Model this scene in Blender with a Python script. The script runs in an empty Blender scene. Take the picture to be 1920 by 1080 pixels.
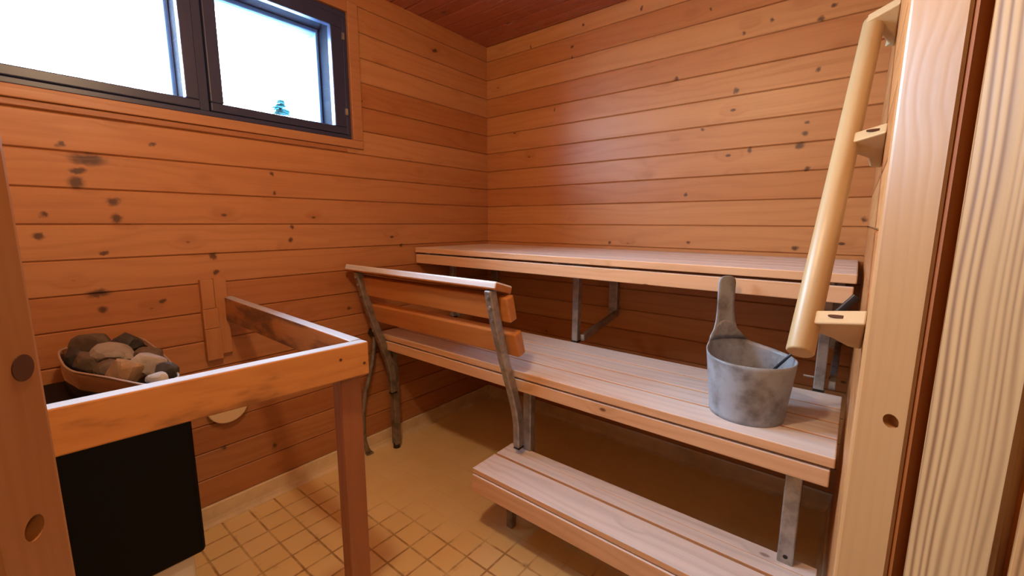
import bpy, bmesh, math, random
from mathutils import Vector, Matrix, noise as mnoise

S = bpy.context.scene
COL = S.collection

# ------------------------------------------------------------------ camera
cam = bpy.data.objects.new('camera', bpy.data.cameras.new('camera'))
COL.objects.link(cam)
CP = Vector((1.9931, -2.2106, 1.25))
cr, cu, cf = Vector((0.7791, 0.6269, 0.0037)), Vector((-0.0980, 0.1159, 0.9884)), Vector((-0.6192, 0.7704, -0.1517))
m = Matrix((cr, cu, -cf)).transposed().to_4x4()
m.translation = CP
cam.matrix_world = m
cam.data.sensor_width = 36.0
cam.data.lens = 801.66 / 1920 * 36.0
cam.data.clip_start = 0.02
cam.data.clip_end = 300
S.camera = cam

# ------------------------------------------------------------------ world, view, lights
S.view_settings.view_transform = 'Standard'
S.view_settings.look = 'None'
S.view_settings.gamma = 1.0
S.view_settings.exposure = 0.0
S.view_settings.use_curve_mapping = False

wd = bpy.data.worlds.new('overcast_sky')
S.world = wd
wd.use_nodes = True
bg = wd.node_tree.nodes['Background']
bg.inputs['Color'].default_value = (0.64, 0.80, 1.0, 1)
bg.inputs['Strength'].default_value = 102.0

def light(name, kind, loc, energy, color, **kw):
    l = bpy.data.lights.new(name, kind)
    l.energy = energy
    l.color = color
    for k, v in kw.items():
        setattr(l, k, v)
    o = bpy.data.objects.new(name, l)
    COL.objects.link(o)
    o.location = loc
    return o

# sky portal filling the window opening, so that the daylight is sampled cleanly
pw = light('window_portal', 'AREA', (-0.24, -1.68, 1.94), 1, (1, 1, 1), shape='RECTANGLE', size=0.56, size_y=1.34)
pw.rotation_euler = (0, math.radians(-90), 0)
pw.data.cycles.is_portal = True
# the lamp of the sauna and the lamp of the washroom behind the camera
light('sauna_lamp_light', 'POINT', (1.32, -1.90, 2.12), 37.0, (1.0, 0.71, 0.42), shadow_soft_size=0.055)
ww = light('washroom_lamp_light', 'AREA', (3.2, -2.1, 2.30), 11.0, (1.0, 0.52, 0.20), shape='DISK', size=0.35)

# ------------------------------------------------------------------ material helpers
class NT:
    def __init__(s, name):
        s.mat = bpy.data.materials.new(name)
        s.mat.use_nodes = True
        s.t = s.mat.node_tree
        s.b = s.t.nodes['Principled BSDF']
        s.out = s.t.nodes['Material Output']
    def n(s, typ, **kw):
        nd = s.t.nodes.new(typ)
        for k, v in kw.items():
            setattr(nd, k, v)
        return nd
    def link(s, a, b):
        s.t.links.new(a, b)
    def put(s, sock, v):
        if hasattr(v, 'node'):
            s.t.links.new(v, sock)
        else:
            sock.default_value = v
    def math(s, op, a, b=0.0, c=None, clamp=False):
        nd = s.n('ShaderNodeMath', operation=op, use_clamp=clamp)
        s.put(nd.inputs[0], a)
        s.put(nd.inputs[1], b)
        if c is not None:
            s.put(nd.inputs[2], c)
        return nd.outputs[0]
    def vmath(s, op, a, b=(0, 0, 0)):
        nd = s.n('ShaderNodeVectorMath', operation=op)
        s.put(nd.inputs[0], a)
        s.put(nd.inputs[1], b)
        return nd.outputs['Value'] if op in ('LENGTH', 'DISTANCE', 'DOT_PRODUCT') else nd.outputs[0]
    def comb(s, x, y, z):
        nd = s.n('ShaderNodeCombineXYZ')
        for i, v in enumerate((x, y, z)):
            s.put(nd.inputs[i], v)
        return nd.outputs[0]
    def sep(s, v):
        nd = s.n('ShaderNodeSeparateXYZ')
        s.link(v, nd.inputs[0])
        return nd.outputs
    def step(s, v, lo, hi, t0=0.0, t1=1.0):
        nd = s.n('ShaderNodeMapRange', interpolation_type='SMOOTHSTEP')
        s.put(nd.inputs['Value'], v)
        nd.inputs['From Min'].default_value = lo
        nd.inputs['From Max'].default_value = hi
        nd.inputs['To Min'].default_value = t0
        nd.inputs['To Max'].default_value = t1
        return nd.outputs[0]
    def mix(s, f, a, b, blend='MIX'):
        nd = s.n('ShaderNodeMix', data_type='RGBA', blend_type=blend)
        s.put(nd.inputs[0], f)
        for i, v in ((6, a), (7, b)):
            if not hasattr(v, 'node') and len(v) == 3:
                v = (*v, 1)
            s.put(nd.inputs[i], v)
        return nd.outputs[2]
    def noise(s, vec, scale=1.0, detail=2.0, rough=0.5, dist=0.0):
        nd = s.n('ShaderNodeTexNoise')
        s.put(nd.inputs['Vector'], vec)
        nd.inputs['Scale'].default_value = scale
        nd.inputs['Detail'].default_value = detail
        nd.inputs['Roughness'].default_value = rough
        nd.inputs['Distortion'].default_value = dist
        return nd.outputs[0]
    def white(s, v, dim='1D'):
        nd = s.n('ShaderNodeTexWhiteNoise', noise_dimensions=dim)
        s.put(nd.inputs['W' if dim == '1D' else 'Vector'], v)
        return nd.outputs

def pine(name, axis='X', light=(0.52, 0.245, 0.085), dark=(0.30, 0.105, 0.028), knot=(0.05, 0.018, 0.008),
         rough=0.42, ring=0.5, knots=0.6, tone=0.25, board=None, spots=(), spot_axes=None, ring_scale=34.0,
         dirt=None, bump=0.12, knot_size=0.13, seed=0.0, spec=0.5, warp_amt=34.0, sharp=2.0, tint_zone=None, cross=1.0, irr=7.0):
    """board=(axis, start, pitch): the cladding's board grid; otherwise each island is a board of its own"""
    T = NT(name)
    p = T.n('ShaderNodeTexCoord').outputs['Object']
    xyz = T.sep(p)
    ia = 'XYZ'.index(axis)
    oth = [i for i in range(3) if i != ia]
    if board:
        bi = T.math('FLOOR', T.math('DIVIDE', T.math('SUBTRACT', xyz['XYZ'.index(board[0])], board[1]), board[2]))
        R = T.white(T.math('ADD', bi, 0.37 + seed))[0]
    else:
        R = T.n('ShaderNodeNewGeometry').outputs['Random Per Island']
    R2 = T.white(T.math('MULTIPLY', R, 91.7))[0]
    u = T.math('MULTIPLY_ADD', R, 37.0, xyz[ia])
    v = T.math('MULTIPLY_ADD', R2, 11.0, xyz[oth[0]])
    w = T.math('MULTIPLY_ADD', R2, 5.0, xyz[oth[1]])
    # knots
    vor = T.n('ShaderNodeTexVoronoi')
    T.link(T.comb(T.math('MULTIPLY', u, 5.5), T.math('MULTIPLY', v, 10.0), T.math('MULTIPLY', w, 10.0)), vor.inputs['Vector'])
    vor.inputs['Scale'].default_value = 1.0
    keep = T.math('LESS_THAN', T.sep(vor.outputs['Color'])[0], knots)
    kd = vor.outputs['Distance']
    kmask = T.math('MULTIPLY', T.step(kd, knot_size, knot_size * 0.45), keep)
    khalo = T.math('MULTIPLY', T.step(kd, 0.42, 0.12), keep)
    # growth rings drawn out along the board
    warp = T.noise(T.comb(T.math('MULTIPLY', u, 1.1), T.math('MULTIPLY', v, 5.0), T.math('MULTIPLY', w, 5.0)), 1.0, 2.0)
    ph = T.math('ADD', T.math('MULTIPLY', T.math('MULTIPLY_ADD', w, cross, v), ring_scale * 6.0), T.math('MULTIPLY', warp, warp_amt))
    wob = T.noise(T.comb(T.math('MULTIPLY', u, 0.35), T.math('MULTIPLY', v, 26.0), T.math('MULTIPLY', w, 26.0)), 1.0, 2.0)
    ph = T.math('ADD', ph, T.math('MULTIPLY', wob, irr))
    ph = T.math('ADD', ph, T.math('MULTIPLY', khalo, 5.0))
    rg = T.math('MULTIPLY_ADD', T.math('SINE', ph), 0.5, 0.5)
    rg = T.math('POWER', rg, sharp)
    fine = T.noise(T.comb(T.math('MULTIPLY', u, 3.0), T.math('MULTIPLY', v, 160.0), T.math('MULTIPLY', w, 160.0)), 1.0, 2.0)
    broad = T.noise(T.comb(T.math('MULTIPLY', u, 0.9), T.math('MULTIPLY', v, 9.0), T.math('MULTIPLY', w, 9.0)), 1.0, 2.0)
    f = T.math('MULTIPLY', T.math('MULTIPLY', rg, ring), T.step(wob, 0.30, 0.62, 0.35, 1.0))
    f = T.math('ADD', f, T.math('MULTIPLY', T.step(fine, 0.35, 0.75), 0.16))
    f = T.math('ADD', f, T.math('MULTIPLY', T.math('SUBTRACT', broad, 0.5), 0.5))
    f = T.math('ADD', f, T.math('MULTIPLY', khalo, 0.28), clamp=True)
    col = T.mix(f, light, dark)
    # board to board tone
    g = T.math('MULTIPLY_ADD', R2, tone, 1.0 - tone * 0.5)
    col = T.mix(1.0, col, T.comb(g, T.math('MULTIPLY', g, g), T.math('MULTIPLY', g, T.math('MULTIPLY', g, g))), 'MULTIPLY')
    mask = kmask
    if spots:
        a0, a1 = (xyz['XYZ'.index(c)] for c in spot_axes)
        jit = T.math('MULTIPLY', T.math('SUBTRACT', T.noise(p, 45.0, 2.0), 0.5), 0.022)
        pv = T.comb(T.math('ADD', a0, jit), T.math('ADD', a1, jit), 0.0)
        for (s0, s1, r0, r1) in spots:
            d = T.vmath('LENGTH', T.vmath('MULTIPLY', T.vmath('SUBTRACT', pv, (s0, s1, 0)), (1 / r0, 1 / r1, 0)))
            mask = T.math('MAXIMUM', mask, T.step(d, 1.25, 0.35))
    col = T.mix(T.math('MULTIPLY', mask, 0.9), col, knot)
    if dirt:
        dn = T.noise(T.comb(T.math('MULTIPLY', u, 3.5), T.math('MULTIPLY', v, 11.0), T.math('MULTIPLY', w, 11.0)), 1.0, 4.0, 0.6)
        col = T.mix(T.math('MULTIPLY', T.step(dn, dirt[1], dirt[1] + 0.16), dirt[2]), col, dirt[0])
    if tint_zone:                                # upper sides: window light painted in as pale grey, plus bench wear
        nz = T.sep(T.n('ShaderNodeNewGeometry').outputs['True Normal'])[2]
        wm = T.math('MULTIPLY', T.step(nz, tint_zone[2], tint_zone[2] + 0.1), T.math('MULTIPLY_ADD', broad, 0.5, tint_zone[1] - 0.25), clamp=True)
        col = T.mix(wm, col, T.mix(T.math('MULTIPLY', f, 0.9), tint_zone[0], tuple(c * 0.62 for c in tint_zone[0])))
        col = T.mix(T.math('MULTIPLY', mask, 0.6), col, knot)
    T.link(col, T.b.inputs['Base Color'])
    T.put(T.b.inputs['Roughness'], T.math('MULTIPLY_ADD', f, 0.12, rough))
    T.b.inputs['Specular IOR Level'].default_value = spec
    if bump:
        bn = T.n('ShaderNodeBump')
        bn.inputs['Strength'].default_value = bump
        bn.inputs['Distance'].default_value = 0.002
        T.link(T.math('SUBTRACT', T.math('MULTIPLY', fine, 0.4), rg), bn.inputs['Height'])
        T.link(bn.outputs[0], T.b.inputs['Normal'])
    return T.mat

def plain(name, color, rough=0.5, metal=0.0, var=0.0, vscale=20.0, spec=0.5, dark=None, lo=0.5, bump=0.0):
    T = NT(name)
    T.b.inputs['Roughness'].default_value = rough
    T.b.inputs['Metallic'].default_value = metal
    T.b.inputs['Specular IOR Level'].default_value = spec
    if var or dark:
        p = T.n('ShaderNodeTexCoord').outputs['Object']
        nz = T.noise(p, vscale, 4.0, 0.6)
        d = dark or tuple(c * (1 - var) for c in color)
        T.link(T.mix(T.step(nz, lo - 0.12, lo + 0.18), color, d), T.b.inputs['Base Color'])
        if bump:
            bn = T.n('ShaderNodeBump')
            bn.inputs['Strength'].default_value = bump
            bn.inputs['Distance'].default_value = 0.004
            T.link(nz, bn.inputs['Height'])
            T.link(bn.outputs[0], T.b.inputs['Normal'])
    else:
        T.b.inputs['Base Color'].default_value = (*color, 1)
    return T.mat

# ------------------------------------------------------------------ geometry helpers
def box(bm, x0, x1, y0, y1, z0, z1):
    v = [bm.verts.new((x, y, z)) for x in (x0, x1) for y in (y0, y1) for z in (z0, z1)]
    for f in ((0, 1, 3, 2), (4, 6, 7, 5), (0, 4, 5, 1), (2, 3, 7, 6), (0, 2, 6, 4), (1, 5, 7, 3)):
        bm.faces.new([v[i] for i in f])
    return v

def prism(bm, pts, d):
    """closed polygon pts (3D) pushed along vector d"""
    a = [bm.verts.new(p) for p in pts]
    b = [bm.verts.new(Vector(p) + Vector(d)) for p in pts]
    k = len(pts)
    bm.faces.new(a[::-1])
    bm.faces.new(b)
    for i in range(k):
        bm.faces.new((a[i], a[(i + 1) % k], b[(i + 1) % k], b[i]))

def sweep(bm, path, section, side=None, caps=True):
    """section: list of (a,b); a along 'side', b along the third axis; path: points"""
    path = [Vector(p) for p in path]
    rings = []
    for i, p in enumerate(path):
        d = (path[min(i + 1, len(path) - 1)] - path[max(i - 1, 0)]).normalized()
        s = Vector(side) if side else (Vector((0, 0, 1)) if abs(d.z) < 0.9 else Vector((1, 0, 0)))
        s = (s - d * s.dot(d)).normalized()
        q = d.cross(s)
        # keep the width through bends
        sc = 1.0
        if 0 < i < len(path) - 1:
            a = (path[i] - path[i - 1]).normalized()
            sc = 1.0 / max(0.5, a.dot(d))
        rings.append([bm.verts.new(p + s * a_ + q * b_ * sc) for a_, b_ in section])
    k = len(section)
    for r0, r1 in zip(rings, rings[1:]):
        for j in range(k):
            bm.faces.new((r0[j], r0[(j + 1) % k], r1[(j + 1) % k], r1[j]))
    if caps:
        bm.faces.new(rings[0][::-1])
        bm.faces.new(rings[-1])

def rect(a, b):
    return [(-a / 2, -b / 2), (a / 2, -b / 2), (a / 2, b / 2), (-a / 2, b / 2)]

def circ(r, k=16):
    return [(r * math.cos(2 * math.pi * i / k), r * math.sin(2 * math.pi * i / k)) for i in range(k)]

def new(name, bm, mat, parent=None, bevel=0.0, smooth=False, seg=2):
    bmesh.ops.recalc_face_normals(bm, faces=bm.faces[:])
    if parent is not None:
        off = Vector((0, 0, 0))
        q = parent
        while q:
            off += q.location
            q = q.parent
        bmesh.ops.translate(bm, verts=bm.verts[:], vec=-off)
    me = bpy.data.meshes.new(name)
    bm.to_mesh(me)
    bm.free()
    me.materials.append(mat)
    if smooth:
        for f in me.polygons:
            f.use_smooth = True
    o = bpy.data.objects.new(name, me)
    COL.objects.link(o)
    if parent is not None:
        o.parent = parent
    if bevel:
        b = o.modifiers.new('bevel', 'BEVEL')
        b.width = bevel
        b.segments = seg
        b.limit_method = 'ANGLE'
        b.angle_limit = math.radians(40)
    return o

def B():
    return bmesh.new()

def boxes(*bs):
    bm = B()
    for b in bs:
        box(bm, *b)
    return bm

def thing(name, label, cat, loc=(0, 0, 0), group=None):
    o = bpy.data.objects.new(name, None)
    COL.objects.link(o)
    o.location = loc
    o.empty_display_size = 0.05
    o['label'] = label
    o['category'] = cat
    if group:
        o['group'] = group
    return o

def tag(o, label, cat, group=None):
    o['label'] = label
    o['category'] = cat
    if group:
        o['group'] = group
    return o

def structure(o):
    o['kind'] = 'structure'
    return o

# ------------------------------------------------------------------ room constants
XC, YD, H = 2.018, -2.48, 2.366            # right wall, front wall, ceiling
PITCH, Z0 = 0.1157, 0.0807                 # cladding boards
WY0, WY1, WZ0, WZ1 = -2.36, -0.995, 1.650, 2.228   # window opening
RJ = Vector((2.0074, -1.5707, 0))          # inner edges of the door frame
LJ = Vector((1.5736, -2.1909, 0))
DT = Vector((0.5732, 0.8194, 0))           # along the doorway, left post to right post
DN = Vector((0.8194, -0.5732, 0))          # out of the sauna

SP_A = [(-1.953, 1.449, 0.05, 0.022), (-1.982, 1.41, 0.02, 0.012), (-1.989, 1.373, 0.022, 0.022), (-1.906, 1.315, 0.02, 0.014),
        (-1.903, 1.258, 0.016, 0.018), (-2.09, 1.203, 0.016, 0.012), (-2.071, 1.269, 0.012, 0.01), (-2.011, 1.488, 0.012, 0.009),
        (-1.782, 1.519, 0.01, 0.008), (-1.974, 1.006, 0.035, 0.015), (-1.969, 0.95, 0.016, 0.012), (-1.805, 0.957, 0.012, 0.008),
        (-1.921, 0.85, 0.012, 0.008), (-1.947, 1.141, 0.014, 0.008), (-1.63, 1.113, 0.016, 0.018), (-1.626, 1.049, 0.01, 0.01),
        (-1.383, 1.453, 0.01, 0.013), (-1.378, 1.372, 0.008, 0.01), (-1.314, 1.227, 0.008, 0.013), (-1.326, 1.168, 0.01, 0.012),
        (-0.445, 2.22, 0.02, 0.01), (-1.059, 0.815, 0.012, 0.01), (-1.662, 0.307, 0.012, 0.01), (-1.465, 0.234, 0.012, 0.014),
        (-0.725, 1.12, 0.01, 0.012)]
SP_B = [(1.039, 2.307, 0.008, 0.012), (1.37, 2.211, 0.008, 0.01), (0.71, 2.319, 0.01, 0.01), (1.232, 1.939, 0.012, 0.012),
        (1.502, 1.838, 0.012, 0.018), (1.793, 2.057, 0.014, 0.012), (1.621, 2.1, 0.01, 0.01), (1.832, 2.097, 0.012, 0.01),
        (1.369, 1.687, 0.01, 0.01), (1.779, 1.621, 0.012, 0.014), (1.781, 1.663, 0.012, 0.008), (1.576, 1.572, 0.01, 0.016),
        (1.765, 1.573, 0.02, 0.014), (1.798, 1.477, 0.01, 0.01), (1.312, 1.388, 0.01, 0.01), (1.784, 1.145, 0.014, 0.012),
        (1.337, 1.154, 0.01, 0.01), (2.004, 1.265, 0.012, 0.012), (0.914, 1.14, 0.01, 0.01), (0.642, 2.224, 0.01, 0.01),
        (0.353, 2.289, 0.006, 0.014), (1.802, 1.866, 0.01, 0.01), (0.532, 1.906, 0.006, 0.012), (1.516, 2.074, 0.01, 0.01),
        (0.644, 2.168, 0.008, 0.01)]

WL, WDK, WK = (0.50, 0.222, 0.075), (0.35, 0.125, 0.034), (0.06, 0.020, 0.010)
M = {}
wallkw = dict(light=WL, dark=WDK, knot=WK, rough=0.40, ring=0.32, knots=0.48, tone=0.20, knot_size=0.085, ring_scale=22.0, bump=0.08)
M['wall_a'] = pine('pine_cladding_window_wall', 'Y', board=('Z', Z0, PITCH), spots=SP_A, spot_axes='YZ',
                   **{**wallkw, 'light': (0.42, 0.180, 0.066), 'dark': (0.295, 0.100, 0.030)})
M['wall_b'] = pine('pine_cladding_back_wall', 'X', board=('Z', Z0, PITCH), spots=SP_B, spot_axes='XZ', seed=40.0, **wallkw)
M['wall_c'] = pine('pine_cladding_side_walls', 'Y', board=('Z', Z0, PITCH), seed=80.0, **wallkw)
M['wall_d'] = pine('pine_cladding_front_wall', 'X', board=('Z', Z0, PITCH), seed=120.0, **wallkw)
M['ceiling'] = pine('dark_varnished_ceiling_boards', 'X', light=(0.34, 0.098, 0.048), dark=(0.23, 0.058, 0.028), rough=0.24,
                    ring=0.25, knots=0.1, tone=0.12, board=('Y', -4.6, 0.092), bump=0.05, ring_scale=20.0)
M['bench'] = pine('sauna_bench_boards', 'X', light=(0.70, 0.43, 0.24), dark=(0.54, 0.29, 0.135), knot=(0.12, 0.045, 0.018), tint_zone=((0.82, 0.75, 0.71), 0.95, 0.7),
                  rough=0.36, ring=0.42, knots=0.20, tone=0.14, knot_size=0.10, ring_scale=26.0)  # pale tops: rubbed wood plus window light put into the colour
M['rail_y'] = pine('varnished_guard_rail_along_the_wall', 'Y', light=(0.57, 0.260, 0.076), dark=(0.42, 0.160, 0.040), rough=0.36, ring=0.35,
                   knots=0.16, knot_size=0.09, dirt=((0.12, 0.040, 0.016), 0.50, 0.7), ring_scale=20.0, tint_zone=((0.42, 0.45, 0.50), 1.1, 0.7))  # blue-grey top is window light painted onto the rail
M['rail_x'] = pine('varnished_guard_rail_to_the_wall', 'X', light=(0.44, 0.185, 0.06), dark=(0.30, 0.11, 0.032), rough=0.40, ring=0.3,
                   knots=0.16, knot_size=0.09, dirt=((0.09, 0.042, 0.028), 0.40, 0.85), ring_scale=20.0, tint_zone=((0.42, 0.45, 0.50), 1.1, 0.7))  # top painted with window light as on the long rail
M['post'] = pine('brown_stained_post', 'Z', light=(0.30, 0.105, 0.040), dark=(0.20, 0.062, 0.022), rough=0.45, ring=0.3, knots=0.1)
M['backrest'] = pine('backrest_boards', 'X', light=(0.55, 0.235, 0.070), dark=(0.40, 0.140, 0.034), rough=0.36, ring=0.4, knots=0.22,
                     knot_size=0.10, ring_scale=24.0)
M['cap'] = pine('backrest_cap_board', 'X', light=(0.48, 0.20, 0.07), dark=(0.34, 0.12, 0.034), rough=0.36, ring=0.4, knots=0.22,
                knot_size=0.10, ring_scale=24.0, tint_zone=((0.66, 0.66, 0.68), 1.3, 0.2))  # pale faces of the cap carry sky light in their colour
M['jamb'] = pine('door_frame_pine', 'Z', light=(0.47, 0.240, 0.092), dark=(0.36, 0.150, 0.044), knot=(0.10, 0.032, 0.012), rough=0.34,
                 ring=0.20, knots=0.10, knot_size=0.10, ring_scale=60.0, bump=0.03, cross=-1.0)
M['casing'] = pine('door_casing_coarse_grained_pine', 'Z', light=(0.52, 0.285, 0.115), dark=(0.20, 0.075, 0.024), knot=(0.09, 0.028, 0.012),
                   rough=0.36, ring=0.90, knots=0.10, knot_size=0.16, ring_scale=125.0, bump=0.04, warp_amt=55.0, sharp=1.8, cross=-1.0, irr=34.0)
M['handrail'] = pine('pale_new_pine', 'Z', light=(0.50, 0.36, 0.185), dark=(0.42, 0.27, 0.115), knot=(0.25, 0.11, 0.04), rough=0.38,
                     ring=0.3, knots=0.08, tone=0.06, ring_scale=20.0, bump=0.06)
M['bracket'] = pine('pale_new_pine_brackets', 'X', light=(0.57, 0.43, 0.24), dark=(0.49, 0.33, 0.16), knot=(0.30, 0.14, 0.05), rough=0.42,
                    ring=0.3, knots=0.1, tone=0.06, ring_scale=20.0, bump=0.06)
M['trim'] = pine('window_casing_pine', 'Y', light=(0.38, 0.165, 0.066), dark=(0.28, 0.100, 0.032), rough=0.42, ring=0.3, knots=0.1)
M['batten'] = pine('wall_batten_pine', 'Z', light=(0.39, 0.160, 0.055), dark=(0.29, 0.098, 0.028), rough=0.42, ring=0.3, knots=0.12, tone=0.3)
M['sash'] = plain('dark_painted_window_sash', (0.028, 0.034, 0.085), 0.36)
M['sash_out'] = plain('outer_sash_bloom_paint', (0.16, 0.30, 0.52), 0.6, spec=0.1)  # window bloom put into the colour as a lighter blue
M['lining'] = plain('lining_paint_darkened', (0.0022, 0.0055, 0.012), 0.8, spec=0.05)  # same paint as the outer sash, darkened to offset the sky light
M['steel'] = plain('galvanised_steel_tube', (0.46, 0.45, 0.43), 0.42, 0.75, 0.35, 28.0)
M['steel_dark'] = plain('tarnished_steel_tube', (0.30, 0.26, 0.22), 0.5, 0.55, 0.45, 24.0)
M['rubber'] = plain('black_rubber', (0.012, 0.011, 0.010), 0.5)
M['black'] = plain('black_heater_enamel', (0.0025, 0.0025, 0.0025), 0.55, spec=0.15)
M['inox'] = plain('brushed_stainless_collar', (0.42, 0.42, 0.43), 0.13, 1.0)
M['rim'] = plain('bright_rolled_rim', (0.80, 0.78, 0.74), 0.35, 0.85)
M['white'] = plain('off_white_enamel', (0.62, 0.58, 0.52), 0.45)
M['bucket'] = plain('grey_plastic', (0.34, 0.38, 0.44), 0.40, 0.0, vscale=10.0, dark=(0.13, 0.125, 0.12), lo=0.53)
M['handle'] = plain('dark_ladle_stick', (0.018, 0.020, 0.028), 0.35)
M['water'] = plain('dull_water', (0.12, 0.10, 0.07), 0.08)
M['vent'] = plain('pale_birch_vent', (0.72, 0.55, 0.33), 0.5)
M['skirt'] = plain('cream_tile_skirting', (0.74, 0.60, 0.38), 0.38, var=0.22, vscale=6.0)
M['washroom'] = plain('washroom_wall_panel', (0.60, 0.52, 0.42), 0.6)
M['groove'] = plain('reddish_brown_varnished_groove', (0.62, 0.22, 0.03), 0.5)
M['shade_strip'] = plain('dark_brown_groove_shade', (0.34, 0.095, 0.010), 0.6)  # shade on the jamb's groove side, put in as a dark colour
M['plug'] = plain('dark_knot_plug', (0.085, 0.030, 0.014), 0.5)
M['ground'] = plain('pale_snowy_ground', (0.75, 0.78, 0.82), 0.8)
M['spruce'] = plain('spruce_needles', (0.004, 0.016, 0.018), 0.9, var=0.4, vscale=3.0, spec=0.0)
M['bark'] = plain('spruce_bark', (0.006, 0.010, 0.010), 0.9, spec=0.0)

def glass():
    T = NT('window_glass')
    T.t.nodes.remove(T.b)
    tr = T.n('ShaderNodeBsdfTransparent')
    tr.inputs[0].default_value = (0.94, 0.97, 0.98, 1)
    gl = T.n('ShaderNodeBsdfGlossy')
    gl.inputs['Roughness'].default_value = 0.02
    lw = T.n('ShaderNodeLayerWeight')
    fr = T.math('MULTIPLY_ADD', T.math('POWER', lw.outputs['Facing'], 4.0), 0.5, 0.04)
    mx = T.n('ShaderNodeMixShader')
    T.link(fr, mx.inputs[0])
    T.link(tr.outputs[0], mx.inputs[1])
    T.link(gl.outputs[0], mx.inputs[2])
    T.link(mx.outputs[0], T.out.inputs[0])
    return T.mat
M['glass'] = glass()

def tiles():
    T = NT('yellow_floor_tiles')
    p = T.n('ShaderNodeTexCoord').outputs['Object']
    x, y, z = T.sep(p)
    P = 0.1033
    gx = T.math('DIVIDE', T.math('ADD', x, -0.2345 + P * 30), P)
    gy = T.math('DIVIDE', T.math('ADD', y, 1.7065 + P * 30), P)
    def line(g):
        fr = T.math('FRACT', g)
        return T.math('MINIMUM', fr, T.math('SUBTRACT', 1.0, fr))
    wob = T.math('MULTIPLY', T.math('SUBTRACT', T.noise(p, 60.0, 2.0), 0.5), 0.03)
    d = T.math('ADD', T.math('MINIMUM', line(gx), line(gy)), wob)
    seam = T.step(d, 0.055, 0.018)
    # the joints are dirty near the door and heater and nearly washed out near the benches
    tint_zone = T.step(T.math('ADD', T.math('ADD', T.math('MULTIPLY', y, -1.0), T.math('MULTIPLY', x, 0.28)), T.math('MULTIPLY', T.noise(p, 6.0, 2.0), 0.16)), 1.36, 1.50)
    tint_zone = T.math('MAXIMUM', tint_zone, 0.06)
    cell = T.white(T.comb(T.math('FLOOR', gx), T.math('FLOOR', gy), 0.0), '3D')[0]
    base = T.mix(T.noise(p, 3.0, 3.0), (0.84, 0.66, 0.31), (0.74, 0.55, 0.235))
    base = T.mix(T.math('MULTIPLY', cell, 0.28), base, (0.86, 0.70, 0.42))
    seam = T.math('MULTIPLY', seam, T.step(T.noise(p, 9.0, 3.0, 0.6), 0.30, 0.62, 0.25, 1.0))
    col = T.mix(T.math('MULTIPLY', T.math('MULTIPLY', seam, tint_zone), 0.85), base, (0.30, 0.15, 0.045))
    grime = T.math('MULTIPLY', T.step(T.noise(p, 11.0, 4.0, 0.65), 0.56, 0.74), T.math('MULTIPLY', T.step(d, 0.22, 0.02), tint_zone))
    col = T.mix(T.math('MULTIPLY', grime, 0.55), col, (0.20, 0.09, 0.03))
    T.link(col, T.b.inputs['Base Color'])
    T.b.inputs['Roughness'].default_value = 0.42
    bn = T.n('ShaderNodeBump')
    bn.inputs['Strength'].default_value = 0.25
    bn.inputs['Distance'].default_value = 0.002
    T.link(T.math('MULTIPLY', seam, -1.0), bn.inputs['Height'])
    T.link(bn.outputs[0], T.b.inputs['Normal'])
    return T.mat
M['tiles'] = tiles()

def stone_mat(name, c0, c1):
    return plain(name, c0, 0.75, var=0.0, vscale=14.0, dark=c1, lo=0.52, bump=0.6)

# ------------------------------------------------------------------ room shell
def cladding(bm, place, a0, a1, zlo, zhi, pitch, start, hole=None, c=0.0035, gap=0.0012, deep=0.008):
    """horizontal boards with chamfered edges; place(a, z, d) -> world point, d = depth behind the face"""
    zs = []
    k0 = math.floor((zlo - start) / pitch) - 1
    k1 = math.ceil((zhi - start) / pitch) + 1
    for k in range(k0, k1 + 1):
        z = start + k * pitch
        zs += [(z - c - gap, 0.0), (z - gap, c), (z - gap * 0.99, deep), (z + gap * 0.99, deep), (z + gap, c), (z + c + gap, 0.0)]
    def depth(z):
        for (p, dp), (q, dq) in zip(zs, zs[1:]):
            if p <= z <= q:
                return dp + (dq - dp) * ((z - p) / (q - p) if q > p else 0)
        return 0.0
    cuts = sorted(set([z for z, _ in zs if zlo < z < zhi] + [zlo, zhi] + ([hole[2], hole[3]] if hole else [])))
    lut = dict(zs)
    for q0, q1 in zip(cuts, cuts[1:]):
        d0, d1 = lut.get(q0, depth(q0)), lut.get(q1, depth(q1))
        spans = [(a0, a1)]
        if hole and q0 >= hole[2] - 1e-6 and q1 <= hole[3] + 1e-6:
            spans = [(a0, hole[0]), (hole[1], a1)]
        for s0, s1 in spans:
            bm.faces.new([bm.verts.new(place(*t)) for t in ((s0, q0, d0), (s1, q0, d0), (s1, q1, d1), (s0, q1, d1))])

def shell(name, bm, mat):
    # normals are set by hand, so no recalculation on the open board faces
    me = bpy.data.meshes.new(name)
    bm.to_mesh(me)
    bm.free()
    me.materials.append(mat)
    o = bpy.data.objects.new(name, me)
    COL.objects.link(o)
    return structure(o)

TW = 0.26
bm = B()
cladding(bm, lambda a, z, d: (-d, a, z), YD - 0.1, 0.0, 0.0, H, PITCH, Z0, (WY0, WY1, WZ0, WZ1))
for b in ((-TW, -0.009, YD - 0.1, 0.2, -0.1, WZ0), (-TW, -0.009, YD - 0.1, 0.2, WZ1, H + 0.1),
          (-TW, -0.009, YD - 0.1, WY0, WZ0, WZ1), (-TW, -0.009, WY1, 0.2, WZ0, WZ1)):
    box(bm, *b)
# lining of the window reveal up to the face
for b in ((-0.009, -0.0005, WY0, WY1, WZ0 - 0.004, WZ0), (-0.009, -0.0005, WY0, WY1, WZ1, WZ1 + 0.004),
          (-0.009, -0.0005, WY1, WY1 + 0.004, WZ0, WZ1)):
    box(bm, *b)
shell('wall_left', bm, M['wall_a'])

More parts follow.
